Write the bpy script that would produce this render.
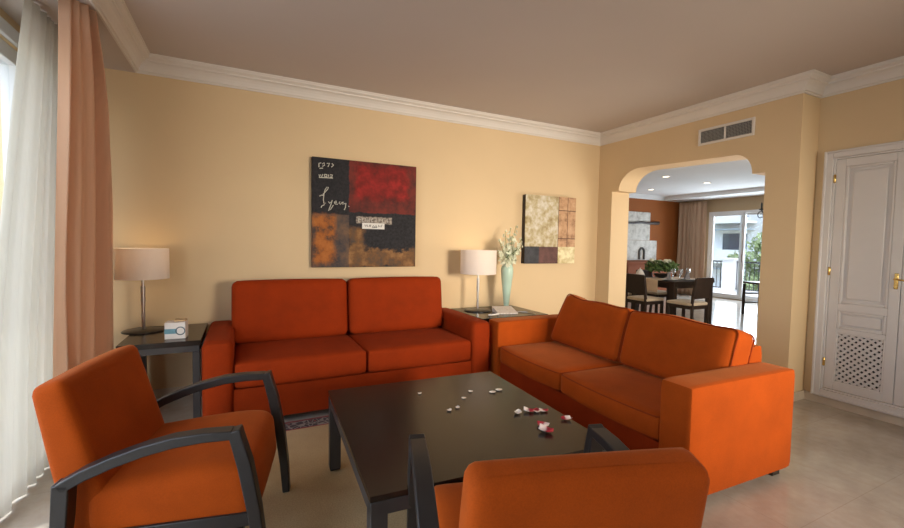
import bpy, bmesh, math, random
from mathutils import Vector, Matrix, noise
from mathutils.geometry import tessellate_polygon
R = math.radians
PI = math.pi
random.seed(7)
for o in list(bpy.data.objects): bpy.data.objects.remove(o)
scn = bpy.context.scene
C = scn.collection

# ------------------------------------------------------------------ camera
CAMH = 1.3
yaw, pitch, roll = R(26.38), R(-2.84), R(0.97)
fw = Vector((math.sin(yaw)*math.cos(pitch), math.cos(yaw)*math.cos(pitch), math.sin(pitch)))
rt = Vector((math.cos(yaw), -math.sin(yaw), 0)); up = rt.cross(fw)
rt2 = math.cos(roll)*rt + math.sin(roll)*up; up2 = -math.sin(roll)*rt + math.cos(roll)*up
cam = bpy.data.objects.new('camera', bpy.data.cameras.new('camera')); C.objects.link(cam)
cam.matrix_world = Matrix(((rt2.x, up2.x, -fw.x, 0), (rt2.y, up2.y, -fw.y, 0), (rt2.z, up2.z, -fw.z, CAMH), (0, 0, 0, 1)))
cam.data.sensor_width = 36; cam.data.lens = 423/904*36; cam.data.clip_start = 0.05
scn.camera = cam

# ------------------------------------------------------------------ world, lights, exposure
w = bpy.data.worlds.new('world'); scn.world = w; w.use_nodes = True
nt = w.node_tree; bg = nt.nodes['Background']
sky = nt.nodes.new('ShaderNodeTexSky'); sky.sky_type = 'NISHITA'; sky.sun_disc = False
sky.sun_elevation = R(50); sky.sun_rotation = R(200); sky.air_density = 1.0; sky.dust_density = 1.5
nt.links.new(sky.outputs[0], bg.inputs[0]); bg.inputs[1].default_value = 0.55
def area(name, loc, direction, sx, sy, power, col):
    l = bpy.data.lights.new(name, 'AREA'); l.shape = 'RECTANGLE'; l.size = sx; l.size_y = sy
    l.energy = power; l.color = col
    o = bpy.data.objects.new(name, l); C.objects.link(o); o.location = loc
    o.rotation_euler = Vector(direction).to_track_quat('-Z', 'Y').to_euler()
    return o
sun = bpy.data.lights.new('sun', 'SUN'); sun.energy = 5; sun.angle = R(1); sun.color = (1, .96, .9)
so = bpy.data.objects.new('sun', sun); C.objects.link(so)
so.rotation_euler = Vector((.25, -.12, -1)).to_track_quat('-Z', 'Y').to_euler()
area('left_window_light', (-1.5, 1.2, 1.25), (1, 0, -.05), 4.6, 2.2, 80, (.98, .98, 1.0))
rfill = area('rear_fill_light', (2.9, -2.3, 1.5), (-.10, 1, -.075), 1.2, 1.0, 50, (1, .89, .74)); rfill.data.spread = R(62)  # unseen soft light added behind the camera; rear wall has no window
area('dining_fill_light', (5.5, 1.98, 1.5), (-.3, 1, .35), 1.5, 1.8, 85, (1, .94, .86))  # added fill to brighten the arch jamb and ceiling; no window here
area('balcony_door_light', (11.35, 6.0, 1.25), (-1, 0, -.1), 2.0, 2.1, 190, (.85, .92, 1.0))
vs = scn.view_settings
vs.view_transform = 'Standard'; vs.look = 'None'; vs.gamma = 1; vs.use_curve_mapping = False
vs.exposure = -0.28

# ------------------------------------------------------------------ node materials
class NT:
    def __init__(s, name):
        s.m = bpy.data.materials.new(name); s.m.use_nodes = True
        s.t = s.m.node_tree; s.b = s.t.nodes['Principled BSDF']
        s.tc = s.t.nodes.new('ShaderNodeTexCoord')
    def link(s, a, b): s.t.links.new(a, b)
    def new(s, k): return s.t.nodes.new(k)
    def put(s, inp, v):
        if isinstance(v, bpy.types.NodeSocket): s.link(v, inp)
        else: inp.default_value = v
    def math(s, op, a, b=0.0, c=0.0, clamp=False):
        n = s.new('ShaderNodeMath'); n.operation = op; n.use_clamp = clamp
        s.put(n.inputs[0], a); s.put(n.inputs[1], b); s.put(n.inputs[2], c); return n.outputs[0]
    def xyz(s):
        n = s.new('ShaderNodeSeparateXYZ'); s.link(s.tc.outputs['Object'], n.inputs[0]); return n.outputs
    def noise(s, scale, detail=3, rough=.5, vec=None, stretch=None):
        n = s.new('ShaderNodeTexNoise'); n.inputs['Scale'].default_value = scale
        n.inputs['Detail'].default_value = detail; n.inputs['Roughness'].default_value = rough
        v = s.tc.outputs['Object'] if vec is None else vec
        if stretch:
            mp = s.new('ShaderNodeMapping'); mp.inputs['Scale'].default_value = stretch; s.link(v, mp.inputs[0]); v = mp.outputs[0]
        s.link(v, n.inputs['Vector']); return n.outputs['Fac']
    def mix(s, f, a, b, mode='MIX'):
        n = s.new('ShaderNodeMix'); n.data_type = 'RGBA'; n.blend_type = mode
        s.put(n.inputs[0], f)
        s.put(n.inputs[6], (*a, 1) if isinstance(a, tuple) else a); s.put(n.inputs[7], (*b, 1) if isinstance(b, tuple) else b)
        return n.outputs[2]
    def ramp(s, f, stops):
        n = s.new('ShaderNodeValToRGB'); s.link(f, n.inputs[0]); e = n.color_ramp.elements
        e[0].position, e[0].color = stops[0][0], (*stops[0][1], 1); e[1].position, e[1].color = stops[1][0], (*stops[1][1], 1)
        for p, c in stops[2:]:
            x = e.new(p); x.color = (*c, 1)
        return n.outputs[0]
    def bump(s, h, st=.2, dist=.01):
        n = s.new('ShaderNodeBump'); n.inputs['Strength'].default_value = st; n.inputs['Distance'].default_value = dist
        s.link(h, n.inputs['Height']); s.link(n.outputs[0], s.b.inputs['Normal'])
    def box(s, x0, x1, z0, z1, wob=0.0, ns=18, soft=.006):
        """mask of a rectangle on the object's x/z plane with wobbly edges"""
        o = s.xyz(); x, z = o[0], o[2]
        if wob:
            n = s.noise(ns, 4, .7); d = s.math('MULTIPLY', s.math('SUBTRACT', n, .5), wob)
            x = s.math('ADD', x, d); z = s.math('ADD', z, d)
        def st(v, e, sg):
            return s.math('ADD', s.math('MULTIPLY', s.math('SUBTRACT', v, e), sg/soft), .5, clamp=True)
        return s.math('MULTIPLY', s.math('MULTIPLY', st(x, x0, 1), st(x, x1, -1)), s.math('MULTIPLY', st(z, z0, 1), st(z, z1, -1)))
    def col(s, v): s.put(s.b.inputs['Base Color'], (*v, 1) if isinstance(v, tuple) else v)
    def set(s, **k):
        for a, v in k.items(): s.b.inputs[a.replace('_', ' ')].default_value = v
def mat(name, col, rough=.5, var=.06, ns=8, metal=0, bump=0, bscale=60, **k):
    n = NT(name); f = n.noise(ns, 4)
    d = tuple(c*(1-var) for c in col); l = tuple(min(1, c*(1+var)) for c in col)
    n.col(n.ramp(f, [(.3, d), (.7, l)])); n.set(Roughness=rough, Metallic=metal)
    if bump: n.bump(n.noise(bscale, 4), bump, .004)
    for a, v in k.items(): n.b.inputs[a.replace('_', ' ')].default_value = v
    return n.m
def fabric(name, col, rough=.85, sheen=.4, st=(1, 1, 1), tint=(1, .5, .2, 1)):
    n = NT(name); a = n.noise(260, 2, .6, stretch=st); b = n.noise(5, 4, .6)
    f = n.math('ADD', n.math('MULTIPLY', a, .45), n.math('MULTIPLY', b, .55))
    n.col(n.ramp(f, [(.3, tuple(c*.78 for c in col)), (.7, tuple(min(1, c*1.2) for c in col))]))
    n.set(Roughness=rough, Sheen_Weight=sheen, Sheen_Roughness=.4, Specular_IOR_Level=.15); n.b.inputs['Sheen Tint'].default_value = tint
    n.bump(a, .25, .002); return n.m
M = {}
M['wall'] = mat('cream_wall_paint', (.69, .515, .305), .75, .025, 1.5, bump=.12, bscale=90)
M['wall_d'] = mat('orange_wall_paint', (.32, .09, .013), .8, .05, 1.5, bump=.12, bscale=90)
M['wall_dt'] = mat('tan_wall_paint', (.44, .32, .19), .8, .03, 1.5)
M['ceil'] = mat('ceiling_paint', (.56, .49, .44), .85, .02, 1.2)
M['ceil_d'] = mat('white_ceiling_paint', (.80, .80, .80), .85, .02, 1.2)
M['trim'] = mat('white_plaster_trim', (.72, .67, .61), .55, .02, 5)
M['door'] = mat('white_lacquered_wood', (.68, .64, .61), .4, .02, 5)
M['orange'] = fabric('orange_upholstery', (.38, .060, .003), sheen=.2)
M['orange_shaded'] = fabric('shaded_orange_upholstery', (.27, .027, .0015), sheen=.02)  # same orange cloth with shade put into the colour
M['orange_p'] = fabric('dark_orange_piping', (.26, .035, .004), sheen=.1)
M['wenge'] = mat('dark_stained_wood', (.020, .014, .011), .3, .25, 30)
M['wenge_t'] = mat('dark_tabletop_veneer', (.020, .013, .009), .24, .2, 20, Specular_IOR_Level=.35)
M['gunmetal'] = mat('grey_painted_metal', (.06, .054, .052), .4, .06, 12, metal=.35)
M['gun_dk'] = mat('dark_metal_base', (.03, .03, .033), .3, .1, 12, metal=.6)
M['chrome'] = mat('brushed_steel', (.50, .48, .46), .28, .08, 40, metal=1)
M['brass'] = mat('brass', (.70, .48, .16), .25, .08, 40, metal=1)
M['charcoal'] = mat('charcoal_wood_arm', (.020, .017, .016), .40, .12, 25)
M['white'] = mat('white_paper', (.82, .78, .74), .6, .02, 20)
M['black'] = mat('black_void', (.012, .011, .010), .7, .1, 20)
M['vase'] = mat('pale_green_glaze', (.45, .60, .49), .25, .05, 9)
M['stemg'] = mat('green_stem', (.12, .22, .05), .6, .2, 20)
M['leaf'] = mat('green_leaf', (.10, .17, .05), .55, .3, 20)
M['bloom'] = mat('white_petals', (.72, .73, .56), .6, .06, 30)
M['cream_seat'] = fabric('cream_seat_fabric', (.62, .50, .36), sheen=.1, tint=(1, 1, 1, 1))
M['dwood'] = mat('dark_dining_wood', (.028, .015, .010), .4, .2, 25)
M['cloth'] = mat('cream_table_linen', (.74, .55, .38), .8, .04, 20)
M['alu'] = mat('white_aluminium', (.72, .72, .72), .4, .02, 12)
M['iron'] = mat('black_railing_iron', (.03, .035, .04), .5, .1, 15)
M['ext'] = mat('white_render', (.85, .85, .86), .8, .02, 2)
M['extshade'] = mat('grey_blue_render', (.45, .52, .60), .8, .04, 2)
M['extglass'] = mat('dark_window_glass', (.05, .07, .10), .1, .1, 2)
M['tree'] = mat('tree_leaves', (.30, .38, .18), .7, .35, 3)
M['bark'] = mat('bark', (.10, .07, .045), .9, .3, 12)
M['silver'] = mat('polished_silver', (.75, .72, .70), .15, .05, 12, metal=1)

def shade_mat(name, col, em):
    n = NT(name); n.col(n.ramp(n.noise(220, 2, .5, stretch=(1, 1, .3)), [(.3, tuple(c*.96 for c in col)), (.7, col)]))
    n.set(Roughness=.8, Specular_IOR_Level=.1)
    tr = n.new('ShaderNodeBsdfTranslucent'); tr.inputs[0].default_value = (*col, 1)
    mx = n.new('ShaderNodeMixShader'); mx.inputs[0].default_value = .35
    out = n.t.nodes['Material Output']
    n.link(n.b.outputs[0], mx.inputs[1]); n.link(tr.outputs[0], mx.inputs[2]); n.link(mx.outputs[0], out.inputs[0])
    return n.m
M['shade'] = shade_mat('cream_lampshade_fabric', (.93, .86, .80), 0)
M['sheer'] = None
def sheer_mat(name, col, transl, transp, stripe=0):
    n = NT(name); o = n.xyz()
    a = n.noise(18, 2, .5, stretch=(1, 6, .1))
    n.col(n.ramp(a, [(.3, tuple(c*.93 for c in col)), (.7, col)])); n.set(Roughness=.9, Specular_IOR_Level=.05)
    tr = n.new('ShaderNodeBsdfTranslucent'); tr.inputs[0].default_value = (*col, 1)
    mx = n.new('ShaderNodeMixShader'); mx.inputs[0].default_value = transl
    n.link(n.b.outputs[0], mx.inputs[1]); n.link(tr.outputs[0], mx.inputs[2]); res = mx.outputs[0]
    if transp:
        tp = n.new('ShaderNodeBsdfTransparent'); m2 = n.new('ShaderNodeMixShader'); m2.inputs[0].default_value = transp
        n.link(res, m2.inputs[1]); n.link(tp.outputs[0], m2.inputs[2]); res = m2.outputs[0]
    n.link(res, n.t.nodes['Material Output'].inputs[0]); return n.m
M['sheer'] = sheer_mat('sheer_voile', (.84, .81, .74), .6, .10)
M['drape'] = sheer_mat('apricot_drape', (.88, .61, .43), .4, 0)
M['drape_d'] = sheer_mat('beige_drape', (.66, .48, .34), .25, 0)
def glass_mat():
    n = NT('window_glass'); n.col((.95, .97, 1)); n.set(Roughness=.02)
    gl = n.new('ShaderNodeBsdfGlossy'); gl.inputs['Roughness'].default_value = .02
    tp = n.new('ShaderNodeBsdfTransparent'); tp.inputs[0].default_value = (.93, .96, .97, 1)
    mx = n.new('ShaderNodeMixShader'); mx.inputs[0].default_value = .06
    n.link(tp.outputs[0], mx.inputs[1]); n.link(gl.outputs[0], mx.inputs[2])
    n.link(mx.outputs[0], n.t.nodes['Material Output'].inputs[0]); return n.m
M['glass'] = glass_mat()
def floor_mat():
    n = NT('cream_marble_tiles')
    br = n.new('ShaderNodeTexBrick'); br.offset = 0; br.squash = 1
    br.inputs['Scale'].default_value = 1; br.inputs['Mortar Size'].default_value = .002; br.inputs['Mortar Smooth'].default_value = .2
    br.inputs['Brick Width'].default_value = .6; br.inputs['Row Height'].default_value = .6
    br.inputs['Color1'].default_value = (1, 1, 1, 1); br.inputs['Color2'].default_value = (.96, .96, .96, 1); br.inputs['Mortar'].default_value = (.84, .82, .80, 1)
    mp = n.new('ShaderNodeMapping'); mp.inputs['Location'].default_value = (.13, .22, 0); n.link(n.tc.outputs['Object'], mp.inputs[0]); n.link(mp.outputs[0], br.inputs['Vector'])
    a = n.noise(2.2, 6, .62); b = n.noise(9, 5, .6)
    vein = n.math('SUBTRACT', 1.0, n.math('MULTIPLY', n.math('ABSOLUTE', n.math('SUBTRACT', n.noise(1.7, 5, .6, stretch=(1.5, .8, 1)), .5)), 22), clamp=True)
    c = n.ramp(n.math('ADD', n.math('MULTIPLY', a, .6), n.math('MULTIPLY', b, .4)), [(.34, (.37, .32, .265)), (.66, (.54, .49, .42))])
    c = n.mix(n.math('MULTIPLY', vein, .16), c, (.42, .30, .20))
    n.col(n.mix(1.0, c, br.outputs['Color'], 'MULTIPLY')); n.set(Roughness=.16, Specular_IOR_Level=.5)
    return n.m
M['floor'] = floor_mat()

# ------------------------------------------------------------------ mesh helpers
def obj(name, bm, m, parent=None, smooth=True, loc=None, rot=None, bevel=0, seg=2, mats=None, angle=40):
    me = bpy.data.meshes.new(name)
    bmesh.ops.recalc_face_normals(bm, faces=bm.faces)
    for f in bm.faces: f.smooth = smooth
    bm.to_mesh(me); bm.free()
    o = bpy.data.objects.new(name, me); C.objects.link(o)
    for x in (mats or [m]): me.materials.append(x)
    if parent: o.parent = parent
    if loc: o.location = loc
    if rot: o.rotation_euler = rot
    if bevel:
        md = o.modifiers.new('bevel', 'BEVEL'); md.width = bevel; md.segments = seg; md.limit_method = 'ANGLE'; md.angle_limit = R(35)
        md.harden_normals = False
    if smooth:
        me.set_sharp_from_angle(angle=R(angle))
    return o
def empty(name, loc=(0, 0, 0), rz=0):
    o = bpy.data.objects.new(name, None); C.objects.link(o); o.location = loc; o.rotation_euler = (0, 0, rz); o.empty_display_size = .1
    return o
def tag(o, label=None, cat=None, group=None, kind=None):
    if label: o['label'] = label
    if cat: o['category'] = cat
    if group: o['group'] = group
    if kind: o['kind'] = kind
    return o
def thing(name, label, cat, loc=(0, 0, 0), rz=0, group=None): return tag(empty(name, loc, rz), label, cat, group)
def struct(o): o['kind'] = 'structure'; return o
def copy_tree(o, parent=None):
    c = o.copy(); C.objects.link(c)
    if parent: c.parent = parent
    for ch in [x for x in o.children]: copy_tree(ch, c)
    return c
def B(): return bmesh.new()
def box(bm, x0, x1, y0, y1, z0, z1):
    vs_ = [bm.verts.new(p) for p in ((x0, y0, z0), (x1, y0, z0), (x1, y1, z0), (x0, y1, z0), (x0, y0, z1), (x1, y0, z1), (x1, y1, z1), (x0, y1, z1))]
    for f in ((0, 3, 2, 1), (4, 5, 6, 7), (0, 1, 5, 4), (1, 2, 6, 5), (2, 3, 7, 6), (3, 0, 4, 7)): bm.faces.new([vs_[i] for i in f])
    return bm
def bx(*a): return box(B(), *a)
def lathe(bm, prof, n=32, c=(0, 0), cap=True):
    rings = []
    for r, z in prof:
        rings.append([bm.verts.new((c[0]+r*math.cos(2*PI*i/n), c[1]+r*math.sin(2*PI*i/n), z)) for i in range(n)])
    for a, b in zip(rings, rings[1:]):
        for i in range(n): bm.faces.new((a[i], a[(i+1) % n], b[(i+1) % n], b[i]))
    if cap:
        bm.faces.new(rings[0][::-1]); bm.faces.new(rings[-1])
    return bm
def tube(bm, pts, r, n=8, closed=False, rr=None):
    pts = [Vector(p) for p in pts]; N = len(pts); rings = []
    prev = None
    for i, p in enumerate(pts):
        a = pts[(i-1) % N] if (closed or i > 0) else p; b = pts[(i+1) % N] if (closed or i < N-1) else p
        t = (b-a).normalized()
        if prev is None:
            u = t.orthogonal().normalized()
        else:
            u = prev - t*prev.dot(t)
            u = u.normalized() if u.length > 1e-6 else t.orthogonal().normalized()
        prev = u; v = t.cross(u); q = rr[i] if rr else r
        rings.append([bm.verts.new(p + (u*math.cos(2*PI*k/n) + v*math.sin(2*PI*k/n))*q) for k in range(n)])
    for i in range(N if closed else N-1):
        a, b = rings[i], rings[(i+1) % N]
        off = 0
        if closed and i == N-1:
            off = min(range(n), key=lambda s: (a[0].co-b[s].co).length)
        for k in range(n): bm.faces.new((a[k], a[(k+1) % n], b[(k+1+off) % n], b[(k+off) % n]))
    if not closed:
        bm.faces.new(rings[0][::-1]); bm.faces.new(rings[-1])
    return bm
def bar(bm, pts, wy, th):
    """rectangular bar swept along a path in the local xz plane; wy = width across y, th = thickness or list"""
    n = len(pts); rings = []
    for i, (x, y, z) in enumerate(pts):
        p = Vector((x, z))
        d0 = (p-Vector((pts[i-1][0], pts[i-1][2]))).normalized() if i else None
        d1 = (Vector((pts[i+1][0], pts[i+1][2]))-p).normalized() if i < n-1 else None
        d0 = d0 or d1; d1 = d1 or d0
        t = (d0+d1).normalized(); nn = Vector((-t.y, t.x)); k = 1/max(.35, nn.dot(Vector((-d0.y, d0.x))))
        h = (th[i] if isinstance(th, (list, tuple)) else th)/2*k
        a, b = p+nn*h, p-nn*h
        rings.append([bm.verts.new((q.x, y+s*wy/2, q.y)) for q, s in ((a, -1), (a, 1), (b, 1), (b, -1))])
    for a, b in zip(rings, rings[1:]):
        for k in range(4): bm.faces.new((a[k], a[(k+1) % 4], b[(k+1) % 4], b[k]))
    bm.faces.new(rings[0][::-1]); bm.faces.new(rings[-1]); return bm
def rbox(bm, c, s, r=.04, bulge=(0, 0, 0), n=(14, 14, 8), fn=None):
    """soft box: grid box with rounded edges, each face pushed out by bulge"""
    cx, cy, cz = c; h = Vector((s[0]/2, s[1]/2, s[2]/2)); cache = {}
    def coord(i, m, hh):
        # denser near the edges
        t = i/m*2-1
        return math.copysign(abs(t)**.75, t)*hh if m > 4 else t*hh
    def V(i, j, k):
        key = (i, j, k)
        if key in cache: return cache[key]
        p = Vector((coord(i, n[0], h.x), coord(j, n[1], h.y), coord(k, n[2], h.z)))
        q = Vector([max(-(h[a]-r), min(h[a]-r, p[a])) for a in range(3)])
        d = p-q
        if d.length > 1e-9: p = q + d.normalized()*r*min(1, d.length/r*1.0 if d.length < r else 1)
        u = [p[a]/h[a] for a in range(3)]
        f = [max(0, 1-u[a]**2) for a in range(3)]
        p.x += bulge[0]*u[0]*f[1]*f[2]; p.y += bulge[1]*u[1]*f[0]*f[2]; p.z += bulge[2]*u[2]*f[0]*f[1]
        if fn: p = fn(p, u)
        v = bm.verts.new((p.x+cx, p.y+cy, p.z+cz)); cache[key] = v; return v
    a, b, c_ = n
    for i in range(a):
        for j in range(b):
            bm.faces.new((V(i, j, 0), V(i, j+1, 0), V(i+1, j+1, 0), V(i+1, j, 0)))
            bm.faces.new((V(i, j, c_), V(i+1, j, c_), V(i+1, j+1, c_), V(i, j+1, c_)))
    for i in range(a):
        for k in range(c_):
            bm.faces.new((V(i, 0, k), V(i+1, 0, k), V(i+1, 0, k+1), V(i, 0, k+1)))
            bm.faces.new((V(i, b, k), V(i, b, k+1), V(i+1, b, k+1), V(i+1, b, k)))
    for j in range(b):
        for k in range(c_):
            bm.faces.new((V(0, j, k), V(0, j, k+1), V(0, j+1, k+1), V(0, j+1, k)))
            bm.faces.new((V(a, j, k), V(a, j+1, k), V(a, j+1, k+1), V(a, j, k+1)))
    return bm
def prism(bm, pts, axis, a, b):
    """polygon extruded along axis ('x','y','z') between a and b"""
    def P(u, v, t): return {'x': (t, u, v), 'y': (u, t, v), 'z': (u, v, t)}[axis]
    A = [bm.verts.new(P(u, v, a)) for u, v in pts]; Bv = [bm.verts.new(P(u, v, b)) for u, v in pts]
    n = len(pts)
    for i in range(n): bm.faces.new((A[i], A[(i+1) % n], Bv[(i+1) % n], Bv[i]))
    for tri in tessellate_polygon([[Vector((u, v, 0)) for u, v in pts]]):
        bm.faces.new([A[i] for i in tri]); bm.faces.new([Bv[i] for i in tri][::-1])
    return bm
def wallx(bm, x0, x1, y0, y1, z0, z1, holes=()):
    """wall slab in the yz plane with rectangular holes (ya,yb,za,zb), sorted along y"""
    y = y0
    for ya, yb, za, zb in holes:
        box(bm, x0, x1, y, ya, z0, z1)
        if za > z0: box(bm, x0, x1, ya, yb, z0, za)
        if zb < z1: box(bm, x0, x1, ya, yb, zb, z1)
        y = yb
    box(bm, x0, x1, y, y1, z0, z1); return bm

# ------------------------------------------------------------------ structure: living room
YB, XA, XD, ZC, ZK, XL, YR = 4.08, 4.11, 4.383, 2.70, 2.57, -1.2, -2.5
struct(obj('floor', bx(XL-.3, 11.2, YR-.2, 8.2, -.1, 0), M['floor'], smooth=False))
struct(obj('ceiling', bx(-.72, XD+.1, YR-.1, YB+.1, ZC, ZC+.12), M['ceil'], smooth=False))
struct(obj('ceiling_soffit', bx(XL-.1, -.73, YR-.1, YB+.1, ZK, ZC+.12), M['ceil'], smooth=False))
struct(obj('wall_back', bx(XL-.15, XA+.02, YB, YB+.15, 0, ZC+.1), M['wall'], smooth=False))
struct(obj('wall_left', wallx(B(), XL-.2, XL, YR-.1, YB, 0, ZK, [(-1.2, 3.62, .02, 2.42)]), M['wall'], smooth=False))
struct(obj('wall_rear', bx(XL-.1, XD+.1, YR-.15, YR, 0, ZC+.1), M['wall'], smooth=False))
struct(obj('wall_right', wallx(B(), XD, XD+.15, YR-.1, 1.887, 0, ZC+.1, [(.70, 1.80, .09, 2.09)]), M['wall'], smooth=False))
# archway wall
def arch_pts():
    p = [(1.887, 0), (2.14, 0), (2.14, 1.968), (2.248, 1.968)]
    zt = 2.16
    p += [(2.248+.16*(1-math.cos(t)), 1.968+(zt-1.968)*math.sin(t)) for t in [PI/2*i/10 for i in range(1, 11)]]
    zt2 = 2.205
    p += [(3.755-.30+.30*math.cos(t), 1.968+(zt2-1.968)*math.sin(t)) for t in [PI/2*i/10 for i in range(10, 0, -1)]]
    p += [(3.755, 1.968), (3.857, 1.968), (3.857, 0), (YB+.1, 0), (YB+.1, ZC+.1), (1.887, ZC+.1)]
    return p
struct(obj('wall_arch', prism(B(), arch_pts(), 'x', XA, XA+.30), M['wall'], smooth=True, angle=30))
# crown moulding: profile (out from wall, height), swept with mitres
CROWN = [(0, 0), (.012, 0), (.016, .012), (.026, .014), (.030, .030), (.040, .052), (.055, .070), (.068, .078), (.078, .080), (.080, .092), (.092, .098), (.104, .106), (.106, .118), (.112, .120), (.112, .13), (0, .13)]
def crown(name, path, m, z0=ZK, prof=CROWN, side=1, sc=1):
    bm = B(); n = len(path); rings = []
    P = [Vector(p) for p in path]
    for i, p in enumerate(P):
        d0 = (p-P[i-1]).normalized() if i else None; d1 = (P[i+1]-p).normalized() if i < n-1 else None
        d0 = d0 or d1; d1 = d1 or d0
        n0 = Vector((d0.y, -d0.x))*side; n1 = Vector((d1.y, -d1.x))*side
        mm = (n0+n1).normalized(); mm = mm/max(.3, mm.dot(n0))
        rings.append([bm.verts.new((p.x+mm.x*o*sc, p.y+mm.y*o*sc, z0+h*sc)) for o, h in prof])
    k = len(prof)
    for a, b in zip(rings, rings[1:]):
        for j in range(k): bm.faces.new((a[j], a[(j+1) % k], b[(j+1) % k], b[j]))
    bm.faces.new(rings[0]); bm.faces.new(rings[-1][::-1])
    return struct(obj(name, bm, m, smooth=False))
crown('trim_1', [(-.73, YR), (-.73, YB), (XA, YB), (XA, 1.887), (XD, 1.887), (XD, YR)], M['trim'])
# marble skirting
skm = mat('marble_skirting', (.62, .52, .40), .25, .08, 6)
struct(obj('baseboard_back', bx(XL, XA, YB-.015, YB, 0, .075), skm, smooth=False))
struct(obj('baseboard_right', bx(XD-.016, XD, YR, 1.887, 0, .072), skm, smooth=False))
b_ = bx(XA-.015, XA, 1.872, 2.155, 0, .075); box(b_, XA-.015, XD, 1.872, 1.887, 0, .075); box(b_, XA-.015, XA, 3.857, YB-.015, 0, .075)
struct(obj('baseboard_arch', b_, skm, smooth=False))
struct(obj('baseboard_left', bx(XL, XL+.015, 3.70, YB, 0, .075), skm, smooth=False))

# left french window
wf = struct(empty('window_1', (XL, 0, 0)))
b = B()
for y0, y1, z0, z1 in ((-1.2, 3.62, 2.33, 2.42), (-1.2, 3.62, .02, .10), (3.54, 3.62, .02, 2.42), (-1.2, -1.12, .02, 2.42), (.9, 1.0, .02, 2.42)):
    box(b, -.10, -.02, y0, y1, z0, z1)
obj('window_frame', b, M['alu'], wf, bevel=.004)
b = B()
for y0, y1, z0, z1 in ((-1.28, 3.70, 2.42, 2.50), (3.62, 3.70, .02, 2.42), (-1.28, -1.2, .02, 2.42)): box(b, 0.001, .025, y0, y1, z0, z1)
obj('casing', b, M['alu'], wf, bevel=.004)
obj('pane', bx(-.065, -.058, -1.12, .9, .1, 2.33), M['glass'], wf, smooth=False)
obj('pane', bx(-.065, -.058, 1.0, 3.54, .1, 2.33), M['glass'], wf, smooth=False)

# cupboard door on the right
d1 = struct(empty('door_1', (XD, 0, 0)))
def frame_bm(x0, x1, ya, yb, za, zb, wd):
    b = B(); 
    for (a, c, e, f) in ((ya, ya+wd, za, zb), (yb-wd, yb, za, zb), (ya+wd, yb-wd, za, za+wd), (ya+wd, yb-wd, zb-wd, zb)): box(b, x0, x1, a, c, e, f)
    return b
Y0, Y1 = .69, 1.815
obj('door_frame', frame_bm(-.028, .02, Y0, Y1, .076, 2.10, .05), M['door'], d1, bevel=.005)
obj('door_frame', frame_bm(-.040, -.001, Y0-.008, Y1+.008, .068, 2.108, .018), M['door'], d1, bevel=.005)
obj('inner_frame', frame_bm(-.014, .05, Y0+.05, Y1-.05, .126, 2.05, .014), M['door'], d1, bevel=.003)
def leaf(y0, y1, flip):
    L = obj('door_leaf', frame_bm(-.006, .03, y0, y1, .142, 2.034, .062), M['door'], d1, bevel=.003)
    b = B(); a, c = y0+.062, y1-.062
    box(b, -.006, .03, a, c, .80, .86); box(b, -.006, .03, a, c, .62, .655)
    obj('rail', b, M['door'], L, bevel=.003)
    for z0, z1 in ((.86, 1.972), (.655, .80)):
        obj('panel', bx(.012, .022, a, c, z0, z1), M['door'], L, smooth=False)
        obj('panel_moulding', frame_bm(-.004, .02, a, c, z0, z1, .02), M['door'], L, bevel=.006)
        b = bx(.002, .02, a+.045, c-.045, z0+.04, z1-.04) if z1-z0 > .5 else bx(.002, .02, a+.03, c-.03, z0+.03, z1-.03)
        obj('raised_panel', b, M['door'], L, bevel=.008)
    # lattice grille: strips with diamond openings
    b = B(); ya, yb, za, zb = a, c, .204, .62; s = .046; wd = .0175
    def strip(p, q, x):
        p = Vector(p); q = Vector(q); n = Vector((-(q-p).y, (q-p).x)).normalized()*wd/2
        v = [bm_v(b, x, p+n), bm_v(b, x, q+n), bm_v(b, x, q-n), bm_v(b, x, p-n)]
        v2 = [bm_v(b, x+.006, p+n), bm_v(b, x+.006, q+n), bm_v(b, x+.006, q-n), bm_v(b, x+.006, p-n)]
        b.faces.new(v); b.faces.new(v2[::-1])
        for i in range(4): b.faces.new((v[i], v[(i+1) % 4], v2[(i+1) % 4], v2[i]))
    def bm_v(b, x, p): return b.verts.new((x, p.x, p.y))
    cnt = int((yb-ya+zb-za)/s)+1
    for i in range(1, cnt):
        t = i*s*1.0
        for sg in (1, -1):
            # line y+z = t (sg 1) or mirrored
            pts = []
            A_ = (min(t, yb-ya), max(0, t-(yb-ya))); B_ = (max(0, t-(zb-za)), min(t, zb-za))
            if A_ == B_: continue
            if sg == 1: strip((ya+A_[0], za+A_[1]), (ya+B_[0], za+B_[1]), .0005)
            else: strip((yb-A_[0], za+A_[1]), (yb-B_[0], za+B_[1]), .007)
    g = obj('lattice_grille', b, M['door'], L, smooth=False)
    obj('grille_moulding', frame_bm(-.004, .02, a-.002, c+.002, za-.002, zb+.002, .014), M['door'], L, bevel=.004)
    obj('grille_backing', bx(.020, .028, a, c, za, zb), M['black'], L, smooth=False)
    yh = y1+.004 if not flip else y0-.004
    for z in (.36, 1.12, 1.88):
        b = B(); lathe(b, [(.006, z-.035), (.009, z-.03), (.009, z+.03), (.006, z+.035)], 12, (-.012, yh))
        obj('hinge', b, M['brass'], L)
    return L
mid = (Y0+Y1)/2+.045
l1 = leaf(1.325, Y1-.066, False); l2 = leaf(Y0+.066, 1.320, True)
b = bx(-.012, -.004, 1.337, 1.361, 1.01, 1.13); esc = obj('handle_plate', b, M['brass'], l1, bevel=.006)
b = B(); tube(b, [(-.01, 1.348, 1.085), (-.045, 1.348, 1.085), (-.052, 1.34, 1.085), (-.052, 1.30, 1.082), (-.050, 1.285, 1.076)], .007, 10)
obj('handle', b, M['brass'], l1)
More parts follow.
